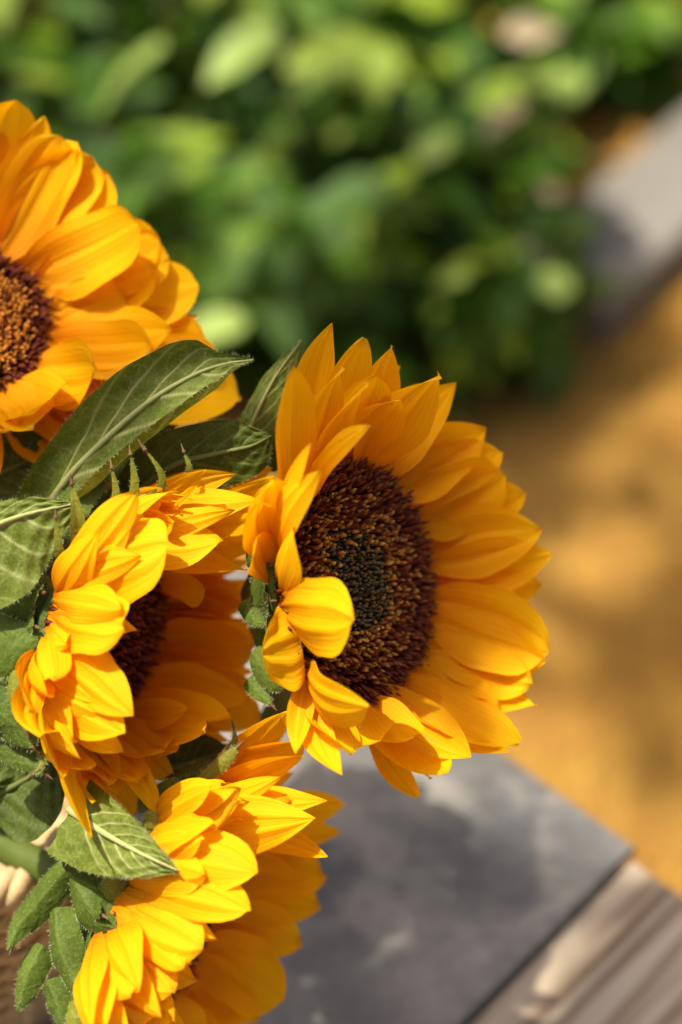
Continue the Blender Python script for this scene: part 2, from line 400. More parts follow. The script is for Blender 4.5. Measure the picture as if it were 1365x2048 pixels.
NARROW = []
class Flower:
    def __init__(s, name, cpx, z, ncam, R, label, depth=0.016):
        s.c = C(cpx[0], cpx[1], z); s.n = nrm(cv(*ncam)); s.R = R; s.dep = depth
        up = UP-s.n*(UP@s.n); s.e2 = nrm(up); s.e1 = np.cross(s.e2, s.n)
        s.root = empty(name, (0, 0, 0)); s.k = 0
        tag(s.root, label, 'sunflower', 'cut sunflowers in the woven basket')
        ph = np.linspace(0, 2*math.pi, 721)[:-1]; s.ph = ph
        s.rimpx = np.array([proj(s.rim(a))[:2] for a in ph])
    def rad(s, a): return s.e1*math.cos(a)+s.e2*math.sin(a)
    def rim(s, a, rr=1.0, off=0.0): return s.c+s.rad(a)*s.R*rr+s.n*off
    def angle(s, px): return s.ph[np.argmin(((s.rimpx-np.array(px))**2).sum(1))]
    def petal(s, base, tip, W=20, L=50, row=0, al=30, tz=None, fc=0.35, mat=None, name='petal', **kw):
        s.k += 1
        a = base if not isinstance(base, tuple) else s.angle(base)
        e = s.rad(a); B = s.rim(a, 0.97-0.0*row, -0.0022*row-0.0005*(s.k % 3)); L = L/1000
        pref = math.cos(math.radians(al))*e+math.sin(math.radians(al))*s.n
        if isinstance(tip, tuple):
            d = nrm(ray(*tip)); oc = CAM-B
            if tz is not None:
                zb = (B-CAM)@FWD; T = C(tip[0], tip[1], zb+tz/1000)
            else:
                b = d@oc; cc = oc@oc-L*L; D = b*b-cc
                if D <= 0: T = CAM+d*(-b)
                else:
                    c1 = CAM+d*(-b-math.sqrt(D)); c2 = CAM+d*(-b+math.sqrt(D))
                    T = c1 if nrm(c1-B)@pref > nrm(c2-B)@pref else c2
        else:
            T = B+pref*L
        ax = nrm(T-B); tang = np.cross(s.n, e)
        W = W*(1.06 if s in NARROW else 1.15) if isinstance(tip, tuple) else W
        if isinstance(tip, tuple) and fc > 0:
            fw = nrm(np.cross(nrm(B-CAM), ax)); fw = fw if fw@tang > 0 else -fw
            tang = nrm(tang*(1-fc)+fw*fc)
        fn = np.cross(ax, tang)
        if fn@(s.n*0.8-e*0.6) < 0: fn = -fn
        kw.setdefault('seed', int(abs(s.c[0])*1e4)+s.k*17)
        V, F, A = petal_geo(B, T, tang, fn, W/1000, **kw)
        return link(name, mesh(name, V, F, {'pc': A}), mat or PETAL, s.root)
    def petal3(s, B, T, wd, W, **kw):
        s.k += 1; fn = np.cross(nrm(T-B), wd); fn = fn if fn@(CAM-B) < 0 else -fn
        V, F, A = petal_geo(B, T, wd, fn, W/1000, seed=s.k*31, **kw)
        return link('petal', mesh('petal', V, F, {'pc': A*np.array([.75, 1, 1])+np.array([.25, 0, 0])}), PETAL, s.root)
    def disk(s, nf, style, dome=0.10):
        # receptacle dome
        nr, ns = 9, 40; V = [s.c+s.n*dome*s.R*0.6]; F = []
        for i in range(1, nr+1):
            q = i/nr
            for j in range(ns):
                a = 2*math.pi*j/ns; V.append(s.c+s.rad(a)*s.R*q+s.n*(dome*s.R*(1-q*q)*0.6-0.0012))
        for j in range(ns): F.append((0, 1+j, 1+(j+1) % ns))
        for i in range(nr-1):
            for j in range(ns):
                k = (j+1) % ns; a = 1+i*ns; F.append((a+j, a+ns+j, a+ns+k, a+k))
        dk = link('disk', mesh('disk', V, F), DISK, s.root)
        g = math.pi*(3-math.sqrt(5)); VV = []; FF = []; CC = []; n0 = 0
        r = np.random.default_rng(int(s.R*1e5)+nf)
        for i in range(nf):
            q = math.sqrt((i+0.5)/nf)*1.02; a = i*g
            e = s.rad(a); tg = np.cross(s.n, e); pt = s.c+e*s.R*q+s.n*(dome*s.R*(1-q*q)*0.6-0.001)
            out, hgt, wid, cA, cB = style(q, r)
            pt = pt+(e*r.normal(0, 1)+tg*r.normal(0, 1))*.00035
            dirv = nrm(s.n+e*out+tg*r.normal(0, .28)+e*r.normal(0, .28)); h = hgt*r.uniform(.75, 1.25); wd = wid*r.uniform(.85, 1.15)
            x = nrm(np.cross(dirv, tg)); y = np.cross(dirv, x)
            ring = [(0.0, .55), (.55, 1.0), (.85, .62)]
            for (hh, ww) in ring:
                for k in range(5):
                    b = 2*math.pi*k/5; VV.append(pt+dirv*h*hh+(x*math.cos(b)+y*math.sin(b))*wd*ww); CC.append(cA if hh < .7 else cB)
            VV.append(pt+dirv*h); CC.append(cB)
            for lv in range(2):
                for k in range(5):
                    m_ = (k+1) % 5; FF.append((n0+lv*5+k, n0+lv*5+m_, n0+lv*5+5+m_, n0+lv*5+5+k))
            for k in range(5): FF.append((n0+10+k, n0+10+(k+1) % 5, n0+15))
            n0 += 16
        fo = link('florets', mesh('florets', VV, FF, {'fcol': np.array(CC)}), FLOR, dk)
        tag(fo, kind='stuff')
        return dk
    def back(s, stem_pts, r0=0.006, r1=0.0065):
        # cup-shaped green receptacle behind the disk
        prof = [(1.0, -.001), (1.02, -.003), (.95, -.006), (.80, -.009), (.55, -.012), (.30, -.016), (.16, -.022)]
        ns = 36; V = []; F = []
        for (q, z) in prof:
            for j in range(ns):
                a = 2*math.pi*j/ns; V.append(s.c+s.rad(a)*s.R*q*(1+.02*math.sin(9*a))+s.n*z)
        for i in range(len(prof)-1):
            for j in range(ns):
                k = (j+1) % ns; F.append((i*ns+j, i*ns+k, i*ns+ns+k, i*ns+ns+j))
        link('receptacle', mesh('receptacle', V, F), RECEP, s.root)
        P = [s.c-s.n*0.014, s.c-s.n*0.045]+[np.asarray(p) for p in stem_pts]
        path = catmull(P, 30)
        V, F = tube(path, np.linspace(r0, r1, 30), 12)
        st = link('stem', mesh('stem', V, F), STEM, s.root)
        return path
    def bract(s, a, r0=.92, r1=1.45, z0=-.006, z1=.004, W=13, mat=None, curl=.15, **kw):
        e = s.rad(a); B = s.rim(a, r0, z0); T = s.rim(a, r1, z1); s.k += 1
        return leaf(s.root, [B, B*.5+T*.5+(e*.0-s.n*.004), T], W, W, e*.2-s.n, mat or BRACT, name='bract', curl=curl, seed=s.k, **kw)

def vein_field(t, s, pairs=6):
    """raised vein pattern of a leaf: midrib and curved side veins"""
    a = np.abs(s)
    mid = np.exp(-(a/(0.035*(1.25-t)+.012))**2)
    x = (t-0.28*a-0.10*a*a)*pairs*1.15+0.25*(s > 0)
    d = np.abs(x-np.round(x))/pairs
    side = np.exp(-(d/0.0115)**2)*np.clip(1.1-a*0.7, 0.3, 1)*(x > 0.3)
    return np.clip(np.maximum(mid, side), 0, 1)
LP = np.array([0, .06, .15, .27, .40, .52, .64, .75, .85, .93, .98, 1.0])
LPROF = {'l': np.array([.22, .50, .80, .97, 1.0, .93, .78, .58, .36, .17, .06, .0]),      # ovate leaf
         'a': np.array([.50, .72, .90, 1.0, 1.0, .97, .90, .74, .36, .18, .08, .0]),
         'r': np.array([.55, .80, .95, 1.0, 1.0, .97, .90, .78, .58, .32, .12, .0]),      # broad
         'w': np.array([1.0, .98, .95, .90, .82, .72, .58, .43, .28, .14, .05, .0]),      # triangular bract
         't': np.array([.75, .88, .97, 1.0, .98, .92, .80, .62, .40, .20, .08, .0])}
def leaf(parent, pts, WL, WR, nh, mat, name='leaf', prof='l', foldL=0.0, foldR=0.0, curl=0.0, veins=6, nu=None, nv=None, wav=0.05, hair=0.0, hlen=0.0014, seed=0, puff=1.0, rib=True, tip=False, edge=0.0, cvx=0.32):
    r = np.random.default_rng(seed+1000)
    small = name == 'bract'
    nu = nu or (22 if small else 90); nv = nv or (13 if small else 61)
    P = catmull(pts, nu)
    L = np.linalg.norm(np.diff(P, axis=0), axis=1).sum()
    T = np.gradient(P, axis=0); T /= np.linalg.norm(T, axis=1)[:, None]
    nh = np.asarray(nh, float)
    N = nh[None, :]-T*(T@nh)[:, None]; N /= np.linalg.norm(N, axis=1)[:, None]
    Wv = np.cross(N, T)
    t = np.linspace(0, 1, nu); s = np.linspace(-1, 1, nv)
    S, Tt = np.meshgrid(s, t); A = np.abs(S)
    hw = np.interp(t, LP, LPROF[prof])[:, None]
    H = np.where(S > 0, WL, WR)/1000*hw
    fold = np.radians(np.where(S > 0, foldL, foldR)) + np.radians(edge)*A**3*1.0
    V = P[:, None, :] + Wv[:, None, :]*(S*H*np.cos(fold))[:, :, None] + N[:, None, :]*(A*H*np.sin(fold))[:, :, None]
    Wm = (WL+WR)/2000
    vf = vein_field(Tt, S, veins)
    z = wav*Wm*A*np.sin(Tt*r.uniform(8, 13)+r.uniform(0, 6)+1.5*np.sign(S)) + wav*.5*Wm*np.sin(Tt*21+S*3+r.uniform(0, 6))*A
    if not small: z += (-0.32 if mat is LEAFU else 0.28)*puff*0.0010*(1-vf*2.2)*np.sin(np.pi*np.clip(Tt, .02, .98))**.5
    z += curl*L*np.clip((Tt-.5)*2, 0, 1)**2
    z += Wm*0.030*np.sin(17*Tt+5*S+r.uniform(0, 6))*np.cos(9*S+6*Tt+r.uniform(0, 6))+Wm*.016*np.sin(33*Tt-13*S+r.uniform(0, 6))
    V = V + N[:, None, :]*z[:, :, None]
    if small:
        vf = vf*0.35; V = V - N[:, None, :]*(cvx*H*S*S)[:, :, None]
    Aa = np.stack([Tt, S, np.full_like(S, r.uniform(0, 1))], -1)
    me = mesh(name, V.reshape(-1, 3), grid_faces(nu, nv), {'pc': Aa.reshape(-1, 3), 'vein': vf.ravel()})
    o = link(name, me, mat, parent)
    if rib and not small:
        path = P+N*0.0003; V2, F2 = tube(path, np.linspace(.0016, .0003, nu)*min(1, Wm/.012), 6)
        mm = mesh('midrib', V2, F2, {'vein': np.ones(len(V2)), 'pc': np.zeros((len(V2), 3))})
        link('midrib', mm, mat, o)
    if tip:
        V2, F2 = tube(catmull([P[-3], P[-1], P[-1]+T[-1]*.0025+N[-1]*.001*r.uniform(-1, 1)], 6), np.linspace(.0009, .00015, 6), 5)
        link('dry_tip', mesh('dry_tip', V2, F2), DRYTIP, o)
    if hair > 0:
        HV = []; HF = []; k = 0
        cnt = int(hair*1.6)
        for q in range(cnt):
            if q % 2 == 0: j = r.choice([0, nv-1])
            else: j = r.integers(0, nv)
            i = r.integers(1, nu-1)
            p = V[i, j]; dv = (Wv[i]*np.sign(j-nv/2)*(1.0 if j in (0, nv-1) else .1) + N[i]*(.5 if j in (0, nv-1) else r.choice([-1, 1])) + T[i]*.4 + r.normal(0, .35, 3))
            dv = nrm(dv)*hlen*r.uniform(.5, 1.25); sd_ = nrm(np.cross(dv, r.normal(0, 1, 3)))*0.00006
            p = p+T[i]*r.uniform(-.5, .5)*L/nu
            HV += [p-sd_, p+sd_, p+dv*.6+sd_*.6+N[i]*hlen*.05, p+dv]; HF += [(k, k+1, k+2), (k, k+2, k+3)]; k += 4
        ho = link('hair', mesh('hair', HV, HF), HAIR, o); tag(ho, kind='stuff')
    return o

def lerp(a, b, t): return tuple(x+(y-x)*t for x, y in zip(a, b))
MAR = (0.085, 0.014, 0.006); MAR2 = (0.16, 0.032, 0.010); OCH = (0.50, 0.25, 0.035); BRN = (0.27, 0.09, 0.016); DKG = (0.060, 0.050, 0.020); GRY = (0.14, 0.125, 0.065)
def style_open(q, r):
    x = r.uniform(); q = q+r.normal(0, .085 if q < .62 else .045)
    if q > 0.80: return 0.55, .0075, .00078, MAR, (MAR2 if x < .75 else BRN)
    if q > 0.60: return 0.15, .0058, .00085, MAR2, (OCH if x < .38 else BRN if x < .65 else MAR)
    if q > 0.45: return 0.0, .0040, .00085, BRN, ((.70, .42, .06) if x < .14 else OCH if x < .62 else BRN)
    return 0.0, .0030, .00066, DKG, (GRY if x < .5 else DKG if x < .7 else (0.22, .15, .03))
def style_orange(q, r):
    x = r.uniform()
    if q > 0.86: return 0.5, .0068, .0007, MAR, MAR2
    return 0.05, .0052, .00066, BRN, ((0.66, 0.27, 0.03) if x < .55 else (0.45, .14, .014) if x < .85 else MAR2)
def style_dark(q, r):
    x = r.uniform()
    return 0.3*q, .0055, .0009, MAR, (MAR2 if x < .7 else BRN)

# basket geometry (needed for stems)
BC = C(-250, 1445, 0.974); BC = np.array([BC[0], BC[1], SLAB_Z]); BR = 0.100; BH = C(-250, 1445, 0.974)[2]-SLAB_Z
MOUTH = BC+np.array([0, 0, BH])

# ---- flower 2 : the open one on the right
F2 = Flower('sunflower', (705, 1170), 0.868, (.775, .065, .62), 0.0412,
            'widest open sunflower with dark green-black centre, facing the grey slab and ochre ground')
F2.disk(2200, style_open, 0.12)
F2.back([C(560, 1420, .945), C(330, 1600, .97), MOUTH+np.array([.045, -.01, 0]), BC+np.array([.02, 0, .02])])
p = F2.petal
p((625, 955), (666, 646), 16, 56, prof='s'); p((665, 940), (730, 676), 19, 52, row=1); p((715, 935), (785, 692), 16, 50, row=1)
p((725, 935), (880, 750), 24, 50, bow=.05); p((765, 945), (913, 766), 18, 50, row=1, prof='s'); p((790, 990), (972, 858), 20, 48, cup=.5)
p((820, 1000), (1004, 905), 18, 50, row=2, prof='b'); p((822, 1040), (1010, 950), 25, 44, prof='b'); p((845, 1080), (1052, 985), 18, 52, row=2, prof='b')
p((850, 1120), (1085, 1058), 23, 50, prof='n'); p((858, 1150), (1105, 1108), 20, 54, row=1); p((860, 1170), (1084, 1170), 16, 52, row=2, prof='b')
p((855, 1205), (1099, 1303), 27, 50, prof='b', bow=.06); p((845, 1260), (1092, 1325), 25, 52, row=1, prof='n'); p((835, 1300), (1066, 1368), 20, 50, row=2, prof='b')
p((818, 1335), (1073, 1412), 20, 54, row=1, prof='s'); p((805, 1360), (1000, 1428), 22, 42, prof='b'); p((790, 1380), (1040, 1485), 21, 52, row=1, cup=.5)
p((770, 1395), (1020, 1505), 12, 52, row=1, prof='s')
p((755, 1400), (942, 1516), 21, 44, prof='s', bow=.06); p((745, 1415), (880, 1572), 20, 44, row=1, curl=.2, prof='b', cup=.5)
p((725, 1420), (826, 1494), 18, 34, curl=.12, tw0=20, prof='b'); p((690, 1415), (757, 1500), 19, 36, prof='b', curl=.1)
p((650, 1390), (700, 1508), 17, 38, row=1)
# near side petals bending over the disk
p((600, 1345), (736, 1414), 19, 46, al=60, prof='n'); p((605, 1365), (686, 1553), 11, 44, al=20, prof='s', tw0=30); p((600, 1360), (592, 1508), 8, 34, al=20, tw0=40, prof='s')
F2.petal3(C(603, 1288, .834), C(523, 1306, .828), UP, 29, prof='h', cup=.15, bow=.10)
p((562, 1220), (709, 1242), 24, 44, al=65, prof='b', bow=.07, cup=.2); p((556, 1190), (592, 1054), 15, 32, al=60, cup=.6, tw0=-25)
p((557, 1110), (642, 940), 13, 46, al=55, prof='s'); p((560, 1080), (620, 1000), 9, 32, al=60, prof='b')
p((600, 985), (738, 849), 13, 46, al=50, prof='s'); p((620, 965), (736, 765), 13, 48, al=45, prof='s'); p((610, 975), (686, 735), 16, 50, al=40, prof='s')
p((575, 1030), (588, 732), 16, 60, al=30, prof='n', cup=.5); p((565, 1060), (628, 882), 16, 46, al=50, prof='b'); p((680, 935), (752, 752), 20, 44, prof='b')
p((700, 935), (800, 800), 18, 42, row=1)
p((556, 1130), (522, 1002), 15, 34, al=20, row=1, fc=.6); p((557, 1105), (545, 958), 16, 38, al=30, row=1, fc=.6); p((558, 1160), (512, 1075), 13, 26, al=10, row=2, fc=.6)
for k in range(26):
    a = math.radians(-75+k*6.4); p(a, None, rng.uniform(15, 19), rng.uniform(40, 47), row=3, al=rng.uniform(14, 26))
for k in range(22):
    F2.bract(2*math.pi*k/22+.1, .9, rng.uniform(1.04, 1.16), -.008, -.001, rng.uniform(5, 7), prof='w', hair=60, tip=True)

# ---- flower 3 : cup-shaped one in the middle
F3 = Flower('sunflower', (205, 1265), 0.874, (.87, -.20, .45), 0.0360,
            'cupped sunflower with deep shaded red-orange throat, between the green leaves and the widest open flower')
NARROW.append(F3)
F3.disk(900, style_dark, 0.05)
F3.back([C(60, 1500, .90), C(-60, 1600, .93), MOUTH+np.array([.03, -.03, 0]), BC+np.array([.01, -.01, .02])])
p = F3.petal
p((120, 1180), (273, 985), 14, 48, al=50, prof='b', fc=.7); p((118, 1195), (199, 1062), 14, 36, al=55, prof='s', bow=.14, fc=.7); p((150, 1140), (338, 1088), 29, 44, al=60, prof='r', bow=.14, fc=.7)
p((205, 1075), (412, 939), 12, 50, al=50, prof='s', fc=.7); p((225, 1068), (473, 948), 13, 52, al=50, prof='s', fc=.7); p((255, 1075), (545, 936), 14, 60, row=1, prof='b', fc=.7)
p((255, 1075), (549, 956), 13, 60, prof='s', fc=.7); p((215, 1070), (527, 1001), 15, 60, al=50, prof='s', bow=.04, fc=.7); p((190, 1085), (470, 1020), 12, 52, al=50, prof='s', fc=.7)
p((200, 1090), (447, 1082), 19, 48, al=55, prof='b', fc=.7); p((230, 1080), (494, 1141), 15, 50, al=55, prof='s', fc=.7)
p((270, 1110), (515, 1065), 20, 46, row=1, prof='b', fc=.7); p((260, 1085), (530, 1035), 17, 54, row=1, prof='b', fc=.7); p((245, 1080), (508, 1098), 15, 50, al=50, prof='n', fc=.7, row=1)
p((293, 1150), (500, 1120), 15, 44, cup=.7, tw0=25, al=45); p((296, 1165), (410, 1178), 15, 34, al=60, cup=.5, tw0=20); p((298, 1185), (506, 1160), 16, 46, cup=.8, tw0=28, fc=0); p((301, 1205), (500, 1205), 16, 44, cup=.7, tw0=24, fc=0)
p((303, 1228), (497, 1244), 17, 43, row=1, cup=.8, tw0=30, fc=0); p((302, 1255), (506, 1306), 19, 44, prof='b', cup=.6, tw0=22, fc=0, al=40); p((299, 1310), (514, 1346), 14, 46, prof='s', cup=.7, al=50, tw0=30, fc=0)
p((292, 1345), (498, 1360), 15, 44, row=1, cup=.6, tw0=15); p((285, 1375), (440, 1366), 14, 40, al=55, cup=.5, tw0=20); p((290, 1370), (522, 1436), 22, 52, row=1, prof='b', cup=.5)
p((275, 1410), (462, 1436), 15, 52, al=75, cup=.4); p((262, 1430), (465, 1482), 15, 48, row=1); p((300, 1285), (515, 1280), 17, 46, row=2, prof='b', cup=.6, tw0=20); p((299, 1220), (518, 1190), 17, 46, row=2, cup=.6, tw0=20); p((285, 1380), (500, 1400), 16, 46, row=1, cup=.6)
p((245, 1445), (411, 1462), 17, 50, al=78, prof='b'); p((255, 1440), (374, 1418), 11, 44, al=78, tw0=30); p((220, 1455), (330, 1497), 19, 42, al=72, prof='b')
p((170, 1450), (282, 1560), 16, 42, al=50, prof='n'); p((150, 1440), (189, 1604), 12, 42, al=40, prof='s'); p((125, 1410), (184, 1675), 19, 60, al=25, prof='n')
p((165, 1455), (214, 1575), 12, 34, row=1, prof='b'); p((175, 1455), (319, 1602), 12, 50, row=1, curl=-.12, prof='b', bow=-.05); p((215, 1460), (313, 1562), 10, 42, row=1)
p((110, 1220), (248, 1256), 23, 40, al=65, prof='r', bow=.10); p((102, 1260), (104, 1360), 16, 30, al=30, prof='b', cup=.5); p((103, 1250), (144, 1294), 14, 22, al=60, prof='s', curl=-.1)
p((100, 1285), (268, 1432), 18, 50, al=60, prof='n'); p((102, 1330), (250, 1467), 21, 48, al=60, prof='n'); p((98, 1290), (72, 1400), 12, 32, al=10, cup=.9, prof='b', curl=.15)
p((105, 1350), (68, 1476), 18, 34, al=20, prof='b', curl=.1, wav=.12); p((120, 1400), (128, 1554), 15, 36, al=30, prof='n', cup=.5); p((112, 1370), (150, 1480), 18, 36, al=35, row=1)
p((104, 1310), (60, 1420), 14, 36, al=10, row=1, prof='b')
def extra(F, path, N, Ls, Ws, seed):
    q = np.random.default_rng(seed); bx = np.array([x[:2] for x in path], float); dx = np.array([x[2:] for x in path], float)
    for k in range(N):
        u = (k+q.uniform(.1, .9))/N*(len(path)-1); i = min(int(u), len(path)-2); f = u-i
        b = bx[i]*(1-f)+bx[i+1]*f; d = nrm(dx[i]*(1-f)+dx[i+1]*f+q.normal(0, .16, 2)); L = q.uniform(*Ls)
        t = b+d*L*5.0*q.uniform(.62, .9)
        F.petal((b[0], b[1]), (t[0], t[1]), q.uniform(*Ws), L, row=1+k % 2, al=50, prof=str(q.choice(['n', 's', 'b'])), fc=.55, cup=q.uniform(.1, .45), wav=.08, curl=q.uniform(-.06, .10), tw1=q.normal(0, 15))
extra(F3, [(255, 1085, .95, -.25), (205, 1070, .88, -.45), (140, 1130, .75, -.55), (105, 1240, .9, .25), (110, 1350, .6, .75), (160, 1450, .45, .9), (240, 1450, .85, .45), (285, 1400, .95, .2)], 34, (36, 46), (11, 15), 21)
for k in range(14):
    a = math.radians(-70+k*10.5); p(a, None, rng.uniform(14, 18), rng.uniform(40, 46), row=3, al=rng.uniform(24, 34), cup=.6, tw0=rng.uniform(0, 30))
for k in range(22):
    F3.bract(2*math.pi*k/22+.2, .9, rng.uniform(1.15, 1.3), -.008, .0, rng.uniform(5, 7), prof='w', hair=60, tip=True)

# ---- flower 4 : lowest one
F4 = Flower('sunflower', (325, 1835), 0.880, (.88, -.27, .39), 0.0390,
            'lowest sunflower hanging over the rim of the woven basket, its centre hidden by sunlit petals')
NARROW.append(F4)
F4.disk(700, style_dark, 0.05)
F4.back([C(160, 1770, .91), C(20, 1700, .93), MOUTH+np.array([.05, -.05, -.01]), BC+np.array([.02, -.02, .02])])
p = F4.petal
p((390, 1640), (578, 1419), 13, 62, al=40, prof='b', row=1, fc=.7); p((380, 1640), (607, 1511), 14, 54, al=45, prof='s', fc=.7); p((365, 1645), (561, 1553), 11, 46, al=50, prof='s', fc=.7)
p((400, 1640), (606, 1484), 17, 58, row=2, prof='b', fc=.7); p((345, 1650), (447, 1566), 15, 32, al=55, prof='b', row=1, fc=.7); p((290, 1690), (477, 1574), 18, 46, al=60, prof='s', fc=.7); p((310, 1670), (476, 1602), 18, 44, al=55, row=1, fc=.7)
p((340, 1665), (631, 1637), 21, 60, al=55, prof='s', bow=.05, fc=.7); p((380, 1645), (658, 1602), 14, 58, row=1, prof='s', fc=.7); p((400, 1660), (655, 1714), 12, 56, al=50, prof='s', row=1, fc=.7)
p((420, 1670), (692, 1610), 17, 58, row=2, prof='b'); p((430, 1690), (681, 1663), 16, 56, row=2, prof='n')
p((285, 1710), (516, 1746), 22, 54, al=65, prof='b', bow=.12); p((262, 1760), (500, 1822), 19, 56, al=65, prof='b', bow=.10); p((275, 1735), (379, 1840), 17, 36, al=55, prof='s')
p((250, 1810), (404, 1898), 22, 44, al=60, prof='b', bow=.10); p((240, 1860), (278, 1982), 19, 40, al=45, prof='n', bow=.14); p((240, 1870), (262, 1994), 18, 40, al=35, row=1, prof='b')
p((252, 1930), (312, 2034), 20, 38, al=50, cup=.5); p((256, 1940), (352, 2040), 22, 42, al=50, prof='b', row=1); p((246, 1880), (345, 1985), 22, 40, al=60, row=1, prof='b'); p((262, 1970), (380, 2080), 22, 46, al=50, row=1); p((252, 1900), (395, 1960), 20, 42, al=60, row=2); p((245, 1920), (254, 2056), 15, 42, al=30, row=1); p((243, 1900), (215, 2070), 19, 50, al=20, row=2)
p((240, 1880), (185, 2060), 16, 52, al=10, row=2)
p((432, 1740), (641, 1706), 22, 52, row=1); p((436, 1790), (641, 1812), 27, 48, prof='n'); p((432, 1850), (604, 1885), 20, 46, row=1, prof='b'); p((420, 1900), (567, 2003), 27, 44, prof='b')
p((390, 1990), (460, 2110), 24, 44, prof='n'); p((360, 2030), (400, 2120), 22, 36); p((438, 1770), (650, 1750), 24, 50, row=2, prof='b'); p((434, 1830), (560, 1860), 24, 40, row=1); p((405, 1950), (520, 2040), 20, 44, row=2)
p((300, 2030), (330, 2130), 20, 40)
extra(F4, [(420, 1670, .95, -.2), (360, 1645, .85, -.5), (290, 1690, .85, -.35), (250, 1790, .9, .35), (240, 1880, .6, .8), (262, 1970, .55, .85)], 30, (38, 48), (11, 16), 22)
for k in range(14):
    a = math.radians(-72+k*10.5); p(a, None, rng.uniform(15, 19), rng.uniform(38, 44), row=3, al=rng.uniform(22, 42), cup=.5)
for k in range(20):
    F4.bract(2*math.pi*k/20+.15, .9, rng.uniform(1.12, 1.25), -.008, .0, rng.uniform(5, 7), prof='w', hair=60, tip=True)

# ---- flower 1 : upper left, facing the light
F1 = Flower('sunflower', (-55, 645), 0.905, (.26, .30, .90), 0.0262,
            'brightest sunflower with rusty orange centre, highest in the bouquet above the long veined leaf')
F1.disk(1500, style_orange, 0.25)
F1.back([C(-60, 900, .98), C(-180, 1200, .985), MOUTH+np.array([-.0, .02, 0]), BC+np.array([0, .02, .02])])
p = F1.petal
p((-40, 505), (32, 200), 21, 56, prof='r'); p((-20, 510), (90, 233), 19, 54, row=1); p((-10, 515), (122, 272), 22, 50, prof='r'); p((0, 520), (156, 284), 21, 52, row=1, prof='r')
p((5, 525), (185, 313), 24, 50, prof='r', cup=.45); p((25, 535), (216, 345), 23, 50, row=1, prof='r'); p((45, 550), (278, 448), 25, 54, row=1, prof='r'); p((50, 555), (320, 478), 22, 54, prof='r')
p((70, 575), (339, 515), 23, 52, prof='r'); p((95, 640), (312, 540), 19, 44, prof='r', al=50); p((98, 665), (250, 592), 21, 32, al=45, prof='r', row=0)
p((90, 610), (398, 572), 23, 60, row=1, prof='r'); p((95, 640), (396, 634), 11, 60, row=2); p((98, 665), (414, 692), 24, 62, row=1, prof='r'); p((90, 700), (304, 692), 19, 46, al=45, prof='r')
p((85, 690), (345, 660), 23, 54, row=1)
p((55, 750), (192, 742), 23, 40, al=55, prof='r'); p((0, 780), (96, 800), 24, 40, al=60, prof='r', bow=.14); p((-20, 790), (68, 850), 21, 40, al=50, prof='r'); p((75, 735), (482, 800), 33, 74, row=2, prof='r', bow=-.02)
p((80, 725), (442, 722), 25, 68, row=2, prof='r'); p((20, 775), (150, 800), 21, 36, row=1); p((-40, 795), (0, 862), 21, 40, al=55)
for k in range(22):
    a = math.radians(80+k*9.0); p(a, None, rng.uniform(16, 20), rng.uniform(44, 52), row=k % 2, al=rng.uniform(15, 35))
for k in range(20):
    a = math.radians(-60+k*8.0); p(a, None, rng.uniform(16, 20), rng.uniform(42, 46), row=3, al=rng.uniform(10, 20))
for k in range(18):
    F1.bract(2*math.pi*k/18+.1, .9, rng.uniform(1.3, 1.6), -.010, -.004, rng.uniform(6, 8), prof='w')

# ------------------------------------------------------------------ leaves and hand-placed bracts
def PX(*pts): return [C(*q) for q in pts]
TC = cv(0, 0, 1)
L3, L4, L1, L2 = F3.root, F4.root, F1.root, F2.root
# long veined leaf across the middle (underside seen)
leaf(L1, PX((60, 1070, .882), (130, 965, .872), (205, 885, .864), (300, 803, .860), (385, 752, .860), (445, 730, .862), (508, 720, .866)),
     15, 20, cv(-.1, .25, 1), LEAFU, prof='a', foldL=-18, foldR=12, edge=40, veins=5, hair=500, wav=.10, seed=3)
# leaf at the left edge with a hanging lower half
leaf(L3, PX((-120, 1085, .84), (-40, 1062, .838), (50, 1030, .838), (158, 1006, .842)), 9, 28, cv(-.2, .1, 1), LEAFU, prof='t', foldL=-10, foldR=-8, veins=4, hair=300, seed=5)
# upright leaf between the two upper flowers
leaf(L2, PX((482, 930, .885), (505, 850, .882), (548, 760, .882), (604, 681, .885)), 6, 9, cv(-.5, .1, 1), LEAFU, prof='t', foldR=-35, veins=5, seed=7, hair=80)
leaf(L2, PX((520, 940, .892), (535, 860, .89), (556, 775, .89)), 8, 8, cv(.2, 0, 1), LEAFD, prof='t', seed=8)
# dark leaf under it
leaf(L2, PX((250, 1010, .875), (340, 935, .866), (430, 908, .862), (500, 893, .86), (543, 872, .858)), 12, 14, cv(0, .1, 1), LEAFD, prof='r', foldL=10, foldR=-30, veins=5, seed=9, hair=150)
